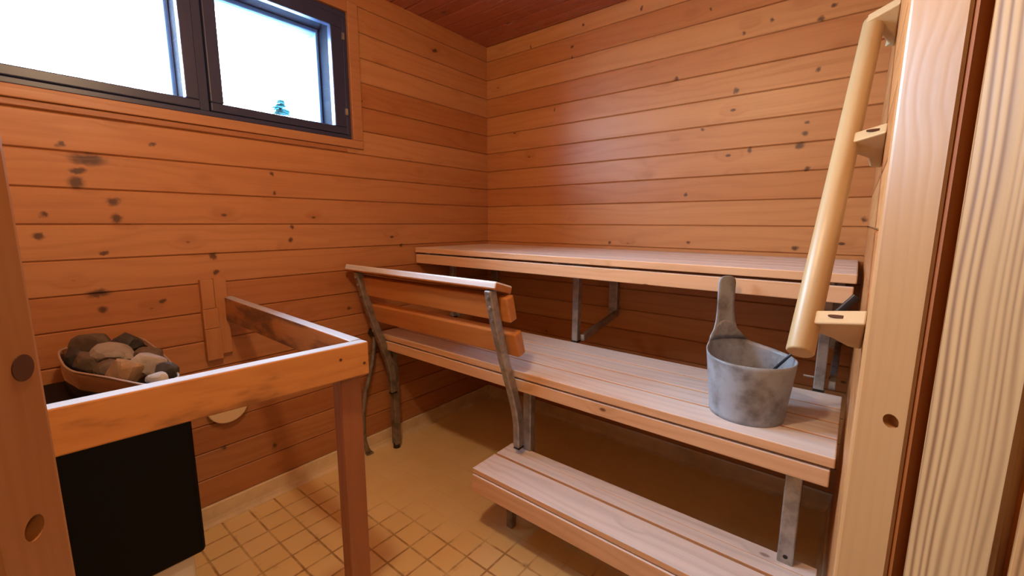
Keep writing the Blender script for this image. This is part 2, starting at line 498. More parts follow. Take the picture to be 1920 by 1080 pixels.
bm = B()
cladding(bm, lambda a, z, d: (a, d, z), 0.0, XC, 0.0, H, PITCH, Z0)
box(bm, -TW, 4.2, 0.009, 0.2, -0.1, H + 0.1)
shell('wall_back', bm, M['wall_b'])

bm = B()
cladding(bm, lambda a, z, d: (XC + d, a, z), RJ.y + 0.02, 0.0, 0.0, H, PITCH, Z0)
prism(bm, [(XC + 0.009, 0.009, -0.1), (XC + 0.14, 0.009, -0.1), (XC + 0.14, RJ.y + 0.02, -0.1), (XC + 0.06, RJ.y + 0.035, -0.1),
           (XC + 0.009, RJ.y + 0.02, -0.1)], (0, 0, H + 0.2))
shell('wall_right', bm, M['wall_c'])

bm = B()
xd = 1.371
cladding(bm, lambda a, z, d: (a, YD - d, z), 0.0, xd, 0.0, H, PITCH, Z0)
box(bm, -TW, xd + 0.02, YD - 0.14, YD - 0.009, -0.1, H + 0.1)
shell('wall_front', bm, M['wall_d'])

# the corner cut off by the doorway: a strip left of the door, and the piece above it
bm = B()
l1 = LJ - DT * 0.034 + DN * 0.012
l0 = Vector((xd, YD, 0)) + DN * 0.0
prism(bm, [l0, l1, l1 + DN * 0.10, l0 + DN * 0.10], (0, 0, H))
r1 = RJ + DT * 0.034 + DN * 0.012
prism(bm, [l1 + Vector((0, 0, 2.06)), r1 + Vector((0, 0, 2.06)), r1 + DN * 0.1 + Vector((0, 0, 2.06)), l1 + DN * 0.1 + Vector((0, 0, 2.06))],
      (0, 0, H - 2.06))
bmesh.ops.recalc_face_normals(bm, faces=bm.faces[:])
shell('wall_diagonal', bm, M['wall_c'])

structure(new('floor', boxes((-TW, 4.2, -4.6, 0.2, -0.1, 0.0)), M['tiles']))
bm = B()
cladding(bm, lambda a, z, d: (a, z, H + d), 0.0, 4.2, -4.6, 0.0, 0.092, -4.6, c=0.005)
box(bm, -TW, 4.2, -4.6, 0.2, H + 0.009, H + 0.1)
shell('ceiling', bm, M['ceiling'])

# cream tiled skirting with a coved foot
def skirting(name, pts):
    bm = B()
    for (p, d) in pts:
        sec = [(0, 0), (0.030, 0), (0.016, 0.010), (0.011, 0.026), (0.010, 0.078), (0.006, 0.083), (0, 0.083)]
        prism(bm, [Vector(p[0]) + Vector(p[1]) * a + Vector((0, 0, b)) for a, b in sec], d)
    return structure(new(name, bm, M['skirt']))
skirting('baseboard_left', [(((0, YD, 0), (1, 0, 0)), (0, -YD - 0.0, 0))])
skirting('baseboard_back', [(((0.012, 0, 0), (0, -1, 0)), (XC - 0.012, 0, 0))])
skirting('baseboard_right', [(((XC, RJ.y + 0.05, 0), (-1, 0, 0)), (0, -RJ.y - 0.065, 0))])

# washroom behind the camera
structure(new('wall_outer_right', boxes((4.1, 4.2, -4.6, 0.2, 0, H)), M['washroom']))
structure(new('wall_outer_front', boxes((-TW, 4.1, -4.6, -4.5, 0, H)), M['washroom']))
structure(new('wall_outer_left', boxes((-TW, -0.12, -4.5, YD - 0.14, 0, H)), M['washroom']))
structure(new('ground', boxes((-90, -TW - 0.02, -70, 70, -0.75, -0.6)), M['ground']))

# ------------------------------------------------------------------ window
win = bpy.data.objects.new('window_1', None)
COL.objects.link(win)
win.location = (0, (WY0 + WY1) / 2, WZ0)
structure(win)
# pine casing round the opening (a narrow band, doubled below)
new('casing', boxes((-0.004, 0.014, WY0 - 0.06, WY1 + 0.055, WZ0 - 0.040, WZ0 - 0.002), (-0.004, 0.007, WY0 - 0.05, WY1 - 0.03, WZ0 - 0.062, WZ0 - 0.042),
                    (-0.004, 0.014, WY1, WY1 + 0.055, WZ0 - 0.002, WZ1 + 0.05),
                    (-0.004, 0.014, WY0 - 0.05, WY1, WZ1, WZ1 + 0.05)), M['trim'], win, 0.003)
# dark frame: outer ring, mullion and the two sashes
f = 0.012
yR0, yR1 = -1.542, -1.078      # clear opening of the right sash
yL0, yL1 = -2.300, -1.665
zb, zt = 1.704, 2.150
fr = new('frame', boxes((-0.10, -0.002, WY0, WY1, WZ0, WZ0 + 0.020), (-0.10, -0.002, WY0, WY1, WZ1 - 0.022, WZ1),
                        (-0.10, -0.002, WY1 - 0.022, WY1, WZ0 + 0.020, WZ1 - 0.022), (-0.10, -0.002, WY0, WY0 + 0.022, WZ0 + 0.020, WZ1 - 0.022),
                        (-0.10, -0.012, -1.620, -1.588, WZ0 + 0.020, WZ1 - 0.022)), M['sash'], win, 0.003)
def sash(y0, y1, a0, a1):
    s = new('sash', boxes((-0.030, 0.003, y0, y1, WZ0 + 0.021, zb), (-0.030, 0.003, y0, y1, zt, WZ1 - 0.023),
                          (-0.030, 0.003, y0, a0, zb, zt), (-0.030, 0.003, a1, y1, zb, zt)), M['sash'], win, 0.004)
    new('pane', boxes((-0.022, -0.018, a0 - 0.008, a1 + 0.008, zb - 0.008, zt + 0.008)), M['glass'], s)
    return s
sash(-1.587, WY1 - 0.023, yR0, yR1)
sash(WY0 + 0.023, -1.621, yL0, yL1)
def outer(y0, y1, a0, a1):
    # lining between the two sashes, then the outer sash itself
    b0, b1, t0, t1 = y0, y1, 1.690, 2.168
    new('lining', boxes((-0.150, -0.031, a0 - 0.020, a0 - 0.012, t0, t1), (-0.150, -0.031, a1 + 0.012, a1 + 0.020, t0, t1),
                        (-0.150, -0.031, a0 - 0.020, a1 + 0.020, t1, t1 + 0.008), (-0.150, -0.031, a0 - 0.020, a1 + 0.020, t0 - 0.008, t0)),
        M['lining'], win, 0.002)
    zo0, zo1 = 1.728, 2.147
    s = new('outer_sash', boxes((-0.235, -0.150, b0, b1, WZ0, zo0), (-0.235, -0.150, b0, b1, zo1, WZ1),
                                (-0.235, -0.150, b0, a0, zo0, zo1), (-0.235, -0.150, a1, b1, zo0, zo1),
                                (-0.148, -0.140, a1 - 0.004, a1 + 0.006, zo0, zo1 + 0.010), (-0.148, -0.140, a0, a1, zo1, zo1 + 0.010)),
            M['sash_out'], win, 0.003)
    new('pane', boxes((-0.196, -0.192, a0 - 0.008, a1 + 0.008, zo0 - 0.008, zo1 + 0.008)), M['glass'], s)
outer(-1.60, WY1, -1.545, -1.073)
outer(WY0, -1.602, -2.305, -1.665)
for yy in (-1.02,):
    for zz in (1.76, 2.10):
        new('hinge', boxes((0.003, 0.008, WY1 - 0.030, WY1 - 0.018, zz, zz + 0.03)), M['steel'], win)

# ------------------------------------------------------------------ doorway
door = bpy.data.objects.new('door_1', None)
COL.objects.link(door)
door.location = ((LJ + RJ) / 2)
structure(door)
def drill(o, center, axis, rad, depth):
    """a blind screw hole cut into a mesh (cutter removed again)"""
    bm = B()
    ax = Vector(axis).normalized()
    sweep(bm, [Vector(center) - ax * 0.02, Vector(center) + ax * depth], circ(rad, 24))
    bmesh.ops.recalc_face_normals(bm, faces=bm.faces[:])
    cm = bpy.data.meshes.new('cut')
    bm.to_mesh(cm)
    bm.free()
    c = bpy.data.objects.new('cut', cm)
    COL.objects.link(c)
    md = o.modifiers.new('hole', 'BOOLEAN')
    md.object = c
    md.solver = 'EXACT'
    bpy.context.view_layer.update()
    dg = bpy.context.evaluated_depsgraph_get()
    me = bpy.data.meshes.new_from_object(o.evaluated_get(dg))
    o.modifiers.clear()
    o.data = me
    bpy.data.objects.remove(c)
    bpy.data.meshes.remove(cm)

def jamb(base, sgn, name, hole):
    def P(t_, n_, z=0.0):
        return base + DT * (t_ * sgn) + DN * n_ + Vector((0, 0, z))
    bm = B()
    c = 0.005
    prism(bm, [P(0.034, 0), P(c, 0), P(0.0008, c), P(0, c + 0.003), P(0, 0.056), P(0.002, 0.0583), P(0.034, 0.0583)], (0, 0, 2.05))
    o = new(name, bm, M['jamb'], door)
    for (n_, z_) in hole:
        drill(o, P(0, n_, z_), DT * sgn, 0.0080, 0.012)
    # groove with a dark strip painting the shade on its side, then the coarse-grained outer board and the next groove
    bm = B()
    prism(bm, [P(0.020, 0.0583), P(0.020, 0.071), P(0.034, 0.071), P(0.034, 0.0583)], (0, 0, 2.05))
    new('door_frame_groove', bm, M['groove'], door)
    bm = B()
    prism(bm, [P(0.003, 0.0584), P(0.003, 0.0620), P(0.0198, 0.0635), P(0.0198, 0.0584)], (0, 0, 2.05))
    new('shade_strip', bm, M['shade_strip'], door)
    bm = B()
    c = 0.003
    prism(bm, [P(0.003 + c, 0.0712), P(0.003, 0.0712 + c), P(0.003, 0.138 - c), P(0.003 + c, 0.138), P(0.060, 0.138), P(0.060, 0.0712)], (0, 0, 2.05))
    new('outer_lining', bm, M['casing'], door)
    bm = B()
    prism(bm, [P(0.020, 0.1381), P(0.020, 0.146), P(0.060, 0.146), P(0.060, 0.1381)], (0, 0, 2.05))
    new('door_frame_groove', bm, M['groove'], door)
    bm = B()
    prism(bm, [P(0.004, 0.1462), P(0.004, 0.200), P(0.12, 0.200), P(0.12, 0.1462)], (0, 0, 2.08))
    new('architrave', bm, M['casing'], door, 0.003)
    return P
PR = jamb(RJ, 1, 'jamb', [(0.0416, 1.0318)])
PL = jamb(LJ, -1, 'jamb', [(0.0316, 1.055)])
# dark plug in the left jamb
bm = B()
sweep(bm, [PL(-0.0006, 0.0197, 1.158), PL(0.01, 0.0197, 1.158)], circ(0.0085, 24), side=(0, 0, 1))
new('screw_plug', bm, M['plug'], door)
bm = B()
hz = Vector((0, 0, 2.05))
prism(bm, [LJ - DT * 0.03 + hz, RJ + DT * 0.03 + hz, RJ + DT * 0.03 + DN * 0.058 + hz, LJ - DT * 0.03 + DN * 0.058 + hz], (0, 0, 0.05))
new('head', bm, M['jamb'], door)

# ------------------------------------------------------------------ benches
def planks(x0, x1, ys, z0, z1):
    bm = B()
    for (a, b) in ys:
        box(bm, x0, x1, a, b, z0, z1)
    return bm

def even(y0, y1, n, gap):
    w_ = (y1 - y0 - gap * (n - 1)) / n
    return [(y0 + i * (w_ + gap), y0 + i * (w_ + gap) + w_) for i in range(n)]

UB = -0.635
ub = thing('upper_bench', 'high sauna bench of pale boards running along the back wall above the lower bench', 'bench', (1.0, -0.3, 0.66))
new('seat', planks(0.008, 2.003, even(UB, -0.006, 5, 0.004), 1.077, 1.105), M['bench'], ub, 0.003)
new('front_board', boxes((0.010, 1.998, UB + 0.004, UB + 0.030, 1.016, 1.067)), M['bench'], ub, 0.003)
for i, x in enumerate((0.075, 0.950, 1.936)):
    ybk = -0.405
    dx = 0.0
    st = M['steel']
    lg = B()
    sweep(lg, [(x, ybk, 0.672), (x, ybk, 1.045)], rect(0.032, 0.032), side=(1, 0, 0))
    l_ = new('leg', lg, st, ub, 0.003)
    new('foot_cap', boxes((x - 0.0165, x + 0.0165, ybk - 0.0165, ybk + 0.0165, 0.664, 0.674)), M['rubber'], l_)
    if i == 2:
        bm = B()
        sweep(bm, [(x - 0.048, ybk - 0.004, 0.712), (x + 0.018, ybk - 0.004, 0.712)], circ(0.0045, 10))
        new('bolt', bm, M['steel'], l_)
    wr = B()
    sweep(wr, [(x + 0.012, -0.018, 0.735), (x + 0.012, -0.018, 1.045)], rect(0.05, 0.030), side=(1, 0, 0))
    new('wall_rail', wr, st, ub, 0.003)
    br = B()
    sweep(br, [(x + 0.036, -0.03, 0.752), (x + 0.036, -0.405, 0.690)], rect(0.034, 0.022), side=(0, 0, 1))
    new('brace', br, st, ub, 0.003)
    ca = B()
    sweep(ca, [(x, -0.004, 1.060), (x, UB + 0.032, 1.060)], rect(0.034, 0.032), side=(0, 0, 1))
    new('crossbar', ca, st, ub, 0.003)

LF, LB, LT = -0.928, -0.425, 0.667
lb = thing('lower_bench', 'long middle sauna bench holding the grey bucket, with a slatted backrest at its window end', 'bench', (1.0, -0.7, 0.0))
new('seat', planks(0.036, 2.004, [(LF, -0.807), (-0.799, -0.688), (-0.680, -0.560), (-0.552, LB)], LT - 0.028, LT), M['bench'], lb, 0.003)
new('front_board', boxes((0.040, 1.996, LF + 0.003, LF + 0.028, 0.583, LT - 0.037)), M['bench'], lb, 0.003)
for x, yl, zt_ in ((0.088, -0.868, 0.60), (0.990, -0.845, 0.60), (1.921, -0.872, 0.60)):
    st = M['steel_dark'] if x < 0.5 else M['steel']
    bm = B()
    sweep(bm, [(x, yl, 0.022), (x, yl, 0.636)], rect(0.040, 0.034), side=(1, 0, 0))
    l_ = new('leg', bm, st, lb, 0.004)
    bm = B()
    sweep(bm, [(x, yl, 0.0), (x, yl, 0.030)], circ(0.019, 16))
    new('foot_cap', bm, M['rubber'], l_)
    if x > 1.5:
        bm = B()
        sweep(bm, [(x, yl - 0.0178, 0.322), (x, yl - 0.012, 0.322)], circ(0.006, 12), side=(1, 0, 0))
        new('bolt_hole', bm, M['rubber'], l_)
    bm = B()
    sweep(bm, [(x, yl + 0.02, 0.620), (x, LB + 0.01, 0.620)], rect(0.032, 0.03), side=(0, 0, 1))
    new('crossbar', bm, st, lb, 0.003)
# backrest: two bent steel posts, two boards and a tilted cap board
prof = [(-1.082, 1.012), (-1.048, 0.872), (-0.998, 0.715), (-0.948, 0.578), (-0.925, 0.505), (-0.912, 0.440), (-0.908, 0.338)]
for x, st, dy, drop in ((0.985, M['steel'], 0.0, 0.0), (0.105, M['steel_dark'], 0.018, 0.02)):
    bm = B()
    sweep(bm, [(x, y + dy, z) for y, z in prof], rect(0.030, 0.038), side=(1, 0, 0))
    u_ = new('backrest_post', bm, st, lb, 0.005)
    new('end_cap', boxes((x - 0.0145, x + 0.0145, -0.926 + dy, -0.890 + dy, 0.329, 0.3385)), M['rubber'], u_, 0.003)
    for z_, y_ in ((0.985, -1.0965), (0.945, -1.087), (0.895, -1.0745), (0.70, -1.0135)):
        bm = B()
        sweep(bm, [(x, y_ + dy - 0.003, z_), (x, y_ + dy + 0.006, z_)], circ(0.006, 10), side=(1, 0, 0))
        new('rivet', bm, M['steel'], u_)
def slanted(name, yc, zc, hgt, thk, x0, x1, ang, mat):
    bm = B()
    a = math.radians(ang)
    up = Vector((0, -math.sin(a), math.cos(a)))
    bk = Vector((0, math.cos(a), math.sin(a)))
    c = Vector((x0, yc, zc))
    prism(bm, [c - up * hgt / 2, c + up * hgt / 2, c + up * hgt / 2 + bk * thk, c - up * hgt / 2 + bk * thk], (x1 - x0, 0, 0))
    return new(name, bm, mat, lb, 0.006)
slanted('backrest_board', -1.038, 0.932, 0.098, 0.042, 0.060, 1.035, 14, M['backrest'])
slanted('backrest_board', -0.992, 0.790, 0.098, 0.042, 0.060, 1.040, 17, M['backrest'])
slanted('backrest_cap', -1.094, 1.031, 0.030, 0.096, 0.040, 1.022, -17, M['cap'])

sb = thing('step_bench', 'low narrow step bench of pale well-used boards standing in front of the lower bench', 'bench', (1.5, -0.98, 0.0))
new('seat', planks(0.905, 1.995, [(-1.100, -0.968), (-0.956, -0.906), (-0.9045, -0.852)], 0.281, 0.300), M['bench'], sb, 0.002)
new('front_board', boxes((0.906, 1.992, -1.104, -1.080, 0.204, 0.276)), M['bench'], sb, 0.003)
for x in (0.985, 1.90):
    bm = B()
    sweep(bm, [(x, -0.955, 0.0), (x, -0.955, 0.250)], rect(0.03, 0.03), side=(1, 0, 0))
    l_ = new('leg', bm, M['steel_dark'], sb, 0.003)
    bm = B()
    sweep(bm, [(x, -1.078, 0.264), (x, -0.86, 0.264)], rect(0.03, 0.03), side=(0, 0, 1))
    new('crossbar', bm, M['steel'], sb, 0.002)

# ------------------------------------------------------------------ heater guard
hg = thing('heater_guard', 'waist-high wooden guard rail round the stone heater, with one brown post', 'guard rail', (0.93, -1.6, 0.0))
bm = B()
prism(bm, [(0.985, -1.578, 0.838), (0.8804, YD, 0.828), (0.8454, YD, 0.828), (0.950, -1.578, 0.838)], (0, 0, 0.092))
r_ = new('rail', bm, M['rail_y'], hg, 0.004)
for (y, z) in ((-1.592, 0.872), (-1.655, 0.895)):
    bm = B()
    xx = 0.985 - 0.116 * (-1.578 - y)
    sweep(bm, [(xx - 0.002, y, z), (xx + 0.0008, y, z)], circ(0.0038, 10))
    new('screw', bm, M['plug'], r_)
bm = B()
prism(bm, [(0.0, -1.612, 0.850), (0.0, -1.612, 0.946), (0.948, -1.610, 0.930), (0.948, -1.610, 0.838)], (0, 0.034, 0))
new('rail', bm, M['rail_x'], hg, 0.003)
new('post', boxes((0.900, 0.946, -1.642, -1.582, 0.0, 0.834)), M['post'], hg, 0.003)

# ------------------------------------------------------------------ heater
ht = thing('sauna_heater', 'black sauna heater with a shiny steel collar behind the wooden guard rail', 'heater', (0.36, -2.03, 0.0))
bm = B()
box(bm, 0.12, 0.66, -2.24, -1.908, 0.338, 0.762)
new('body', bm, M['black'], ht, 0.014, seg=3)
new('base', boxes((0.16, 0.645, -2.22, -1.935, 0.0, 0.338)), M['white'], ht, 0.006)
# collar: an open sheet-metal ring with a rolled rim
ctrl = [(0.055, -1.97), (0.050, -2.04), (0.090, -2.090), (0.262, -2.100), (0.375, -2.092), (0.440, -2.070), (0.512, -2.042), (0.633, -2.001), (0.662, -1.984),
        (0.668, -1.960), (0.660, -1.935), (0.636, -1.921), (0.50, -1.905), (0.30, -1.895), (0.12, -1.895), (0.070, -1.915)]
ring = []
for i in range(len(ctrl)):
    p0, p1, p2, p3 = (Vector((*ctrl[(i + k) % len(ctrl)], 0)) for k in (-1, 0, 1, 2))
    for j in range(5):
        t_ = j / 5
        q = 0.5 * ((2 * p1) + (p2 - p0) * t_ + (2 * p0 - 5 * p1 + 4 * p2 - p3) * t_ ** 2 + (3 * p1 - p0 - 3 * p2 + p3) * t_ ** 3)
        ring.append((q.x, q.y))
def ringmesh(pts, z0, z1, thick, cz=0.0):
    bm = B()
    cx = sum(p[0] for p in pts) / len(pts)
    cy = sum(p[1] for p in pts) / len(pts)
    k = len(pts)
    def lay(s, z):
        return [bm.verts.new((cx + (x - cx) * s, cy + (y - cy) * s, z)) for x, y in pts]
    a, b, c, d = lay(1, z0), lay(1, z1), lay(1 - thick, z1), lay(1 - thick, z0)
    for p, q in ((a, b), (b, c), (c, d), (d, a)):
        for i in range(k):
            bm.faces.new((p[i], p[(i + 1) % k], q[(i + 1) % k], q[i]))
    return bm
col_ = new('collar', ringmesh(ring, 0.745, 0.848, 0.012), M['inox'], ht)
for p_ in col_.data.polygons:
    p_.use_smooth = abs(p_.normal.z) < 0.5
bm = B()
k_, loops = len(ring), []
for i in range(k_):
    c0, c1 = Vector((*ring[i - 1], 0)), Vector((*ring[(i + 1) % k_], 0))
    nn = (c1 - c0).normalized().cross(Vector((0, 0, 1)))
    loops.append([bm.verts.new(Vector((*ring[i], 0.849)) + nn * (0.0030 * math.cos(a)) + Vector((0, 0, 0.0030 * math.sin(a)))) for a in [math.pi * 2 * j / 8 for j in range(8)]])
for i in range(k_):
    r0, r1 = loops[i], loops[(i + 1) % k_]
    for j in range(8):
        bm.faces.new((r0[j], r0[(j + 1) % 8], r1[(j + 1) % 8], r1[j]))
new('rim', bm, M['rim'], col_, smooth=True)
bm = B()
vs = [bm.verts.new(((x - 0.36) * 0.97 + 0.36, (y + 1.995) * 0.95 - 1.995, 0.790)) for x, y in ring]
vs2 = [bm.verts.new((v.co.x, v.co.y, 0.764)) for v in vs]
bm.faces.new(vs)
bm.faces.new(vs2[::-1])
for i in range(len(vs)):
    bm.faces.new((vs[i], vs[(i + 1) % len(vs)], vs2[(i + 1) % len(vs)], vs2[i]))
new('stone_grate', bm, M['black'], ht)

SM = [stone_mat('stone_tan', (0.30, 0.18, 0.085), (0.20, 0.115, 0.06)), stone_mat('stone_grey', (0.30, 0.25, 0.21), (0.20, 0.165, 0.14)),
      stone_mat('stone_brown', (0.115, 0.075, 0.048), (0.075, 0.05, 0.035)), stone_mat('stone_dark', (0.045, 0.036, 0.032), (0.028, 0.022, 0.02)),
      stone_mat('stone_pale', (0.38, 0.37, 0.36), (0.27, 0.26, 0.26))]
def stone(loc, size, mat, seed, label, rz=0.0, ry=0.0):
    bm = B()
    bmesh.ops.create_icosphere(bm, subdivisions=3, radius=1.0)
    rnd = random.Random(seed)
    planes = []
    for _ in range(11):
        d = Vector((rnd.gauss(0, 1), rnd.gauss(0, 1), rnd.gauss(0, 1))).normalized()
        planes.append((d, rnd.uniform(0.60, 0.88)))
    for v in bm.verts:
        p = v.co.copy()
        for d, h_ in planes:
            e = p.dot(d) - h_
            if e > 0:
                p -= d * e * 0.88
        p += p.normalized() * 0.06 * mnoise.noise(p * 2.2 + Vector((seed, 0, 0)))
        v.co = Vector((p.x * size[0], p.y * size[1], p.z * size[2]))
    o = new('heater_stone', bm, mat, smooth=False)
    o.location = loc
    o.rotation_euler = (0.0, ry, rz)
    tag(o, label, 'stone', 'stones heaped on the sauna heater')
    return o
R39 = math.radians(39)
stone((0.165, -2.020, 0.866), (0.072, 0.042, 0.042), SM[2], 3, 'long dark brown stone topping the far end of the heater heap', R39)
stone((0.352, -2.004, 0.872), (0.070, 0.045, 0.030), SM[1], 5, 'pale grey flat stone topping the middle of the heater heap', R39 - 0.2, 0.18)
stone((0.330, -2.050, 0.850), (0.056, 0.030, 0.040), SM[2], 8, 'olive-brown stone leaning on the bent end of the thin steel rim', R39)
stone((0.520, -2.008, 0.850), (0.054, 0.030, 0.046), SM[0], 11, 'sandy tan stone at the front of the heap by the thin steel rim', R39)
stone((0.520, -1.962, 0.862), (0.048, 0.036, 0.040), SM[1], 14, 'rough grey-brown stone on the heap beside the sandy tan one', R39 + 0.3)
stone((0.238, -1.955, 0.868), (0.052, 0.036, 0.034), SM[3], 17, 'dark stone at the back of the heap behind the pale grey flat one', R39 - 0.3)
stone((0.630, -1.962, 0.848), (0.034, 0.022, 0.026), SM[4], 21, 'small bluish pale stone closest to the guard rail top', R39 - 0.3)
stone((0.590, -1.935, 0.850), (0.034, 0.022, 0.030), SM[3], 24, 'black stone wedged at the bench end of the heap', R39)
stone((0.170, -2.068, 0.842), (0.060, 0.024, 0.036), SM[3], 27, 'black stone tucked inside the rounded rear end of the steel collar', 0.1)
stone((0.420, -1.935, 0.858), (0.052, 0.030, 0.036), SM[2], 31, 'small brown stone between the dark back stone and the grey-brown one', R39 - 0.3)
stone((0.440, -2.030, 0.842), (0.046, 0.030, 0.038), SM[2], 37, 'brown stone between the olive-brown and sandy tan stones on the heap', R39)

# ------------------------------------------------------------------ bucket and ladle
BC = Vector((1.772, -0.772, LT))
bk = thing('sauna_bucket', 'grey plastic sauna bucket with an upright paddle handle standing on the lower bench', 'bucket', BC)
def bucket():
    bm = B()
    N, Kz = 72, 14
    th0 = math.radians(140)             # handle direction
    def top(th):
        d = (th - th0 + math.pi) % (2 * math.pi) - math.pi
        lift = 0.028 * math.exp(-(d / 0.95) ** 2) + 0.055 * math.exp(-(abs(d) / 0.42) ** 3)
        return 0.183 + lift
    def rad(z):
        return 0.103 + 0.020 * min(z / 0.19, 1.2)
    rows_o, rows_i = [], []
    for j in range(Kz + 1):
        ro, ri = [], []
        for i in range(N):
            th = 2 * math.pi * i / N
            f_ = j / Kz
            z = f_ * top(th)
            zi = max(0.006, z)
            ro.append(bm.verts.new((rad(z) * math.cos(th), rad(z) * math.sin(th), z)))
            ri.append(bm.verts.new(((rad(zi) - 0.0035) * math.cos(th), (rad(zi) - 0.0035) * math.sin(th), zi)))
        rows_o.append(ro)
        rows_i.append(ri)
    for rows in (rows_o, rows_i):
        for a, b in zip(rows, rows[1:]):
            for i in range(N):
                bm.faces.new((a[i], a[(i + 1) % N], b[(i + 1) % N], b[i]))
    for i in range(N):
        bm.faces.new((rows_o[-1][i], rows_o[-1][(i + 1) % N], rows_i[-1][(i + 1) % N], rows_i[-1][i]))
    bm.faces.new(rows_o[0][::-1])
    bm.faces.new(rows_i[0])
    bmesh.ops.translate(bm, verts=bm.verts[:], vec=BC)
    return bm, th0, rad
bm, th0, rad = bucket()
new('bucket_wall', bm, M['bucket'], bk, smooth=False)
for p_ in bk.children[0].data.polygons:
    p_.use_smooth = len(p_.vertices) == 4
# paddle handle grows out of the wall and stands upright
bm = B()
n_ = Vector((math.cos(th0), math.sin(th0), 0))
t_ = Vector((-n_.y, n_.x, 0))
outl = [(0.205, 0.076), (0.222, 0.062), (0.240, 0.050), (0.265, 0.041), (0.290, 0.037), (0.320, 0.035), (0.360, 0.0355), (0.390, 0.036), (0.402, 0.033), (0.410, 0.024), (0.413, 0.012)]
rowsA, rowsB = [], []
for z, hw in outl:
    hw *= 0.88 if z > 0.23 else 1.0
    ra, rb = [], []
    for s in (-1, -0.66, -0.33, 0, 0.33, 0.66, 1):
        R_ = rad(min(z, 0.23)) + (z - 0.205) * 0.02
        a = hw * s / R_
        q = Vector((math.cos(th0 + a) * R_, math.sin(th0 + a) * R_, z))
        if z > 0.25:                     # flatten towards the grip
            k = min((z - 0.25) / 0.08, 1.0)
            q = q.lerp(Vector((0, 0, z)) + n_ * (R_ - 0.001) + t_ * hw * s, k)
        rr = Vector((q.x, q.y, 0)).normalized()
        ra.append(bm.verts.new(BC + q))
        rb.append(bm.verts.new(BC + q - rr * 0.0045))
    rowsA.append(ra)
    rowsB.append(rb)
for rows in (rowsA, rowsB):
    for a, b in zip(rows, rows[1:]):
        for i in range(6):
            bm.faces.new((a[i], a[i + 1], b[i + 1], b[i]))
for i in range(len(rowsA) - 1):
    for e in (0, -1):
        bm.faces.new((rowsA[i][e], rowsA[i + 1][e], rowsB[i + 1][e], rowsB[i][e]))
for e in (0, -1):
    for i in range(6):
        bm.faces.new((rowsA[e][i], rowsA[e][i + 1], rowsB[e][i + 1], rowsB[e][i]))
new('handle', bm, M['bucket'], bk, smooth=True)
bm = B()
sweep(bm, [BC + Vector((0, 0, 0.10)), BC + Vector((0, 0, 0.112))], circ(0.108, 48), side=(1, 0, 0))
new('water', bm, M['water'], bk)

la0, la1 = Vector((1.790, -0.752, 0.752)), Vector((2.006, -0.700, 1.051))
la = thing('sauna_ladle', 'thin dark ladle stick leaning out of the grey bucket towards the side wall', 'ladle', la0)
bm = B()
sweep(bm, [la0, la0.lerp(la1, 0.82)], circ(0.0042, 12))
new('stick', bm, M['handle'], la, smooth=True)
bm = B()
sweep(bm, [la0.lerp(la1, 0.80), la0.lerp(la1, 0.83), la1], [(a * 1.0, b * 0.55) for a, b in circ(0.0105, 14)])
new('grip', bm, M['handle'], la, 0.001)
bm = B()
bmesh.ops.create_uvsphere(bm, u_segments=20, v_segments=12, radius=0.034)
bmesh.ops.delete(bm, geom=[v for v in bm.verts if v.co.z > 0.006], context='VERTS')
bmesh.ops.solidify(bm, geom=bm.faces[:], thickness=0.002)
bmesh.ops.translate(bm, verts=bm.verts[:], vec=la0 + Vector((-0.028, -0.006, -0.006)))
new('scoop', bm, M['handle'], la, smooth=True)

# ------------------------------------------------------------------ handrail on the right wall
h0, h1 = Vector((1.9311, -1.280, 1.0302)), Vector((1.9716, -0.735, 1.752))
hr = thing('handrail', 'pale round wooden handrail sloping up the right wall on three brackets', 'handrail', h0)
hd = (h1 - h0).normalized()
bm = B()
K = 32
bot = h0 - hd * 0.018
rr_ = 0.0225
path = [bot, bot + hd * 0.003, h1 - hd * 0.006, h1]
rings = []
s_ = Vector((1, 0, 0)) - hd * hd.x
s_.normalize()
q_ = hd.cross(s_)
for p_, k_ in zip(path, (0.9, 1.0, 1.0, 0.9)):
    rings.append([bm.verts.new(p_ + (s_ * math.cos(2 * math.pi * i / K) + q_ * math.sin(2 * math.pi * i / K)) * rr_ * k_) for i in range(K)])
for a, b in zip(rings, rings[1:]):
    for i in range(K):
        bm.faces.new((a[i], a[(i + 1) % K], b[(i + 1) % K], b[i]))
bm.faces.new(rings[0][::-1])
bm.faces.new(rings[-1])
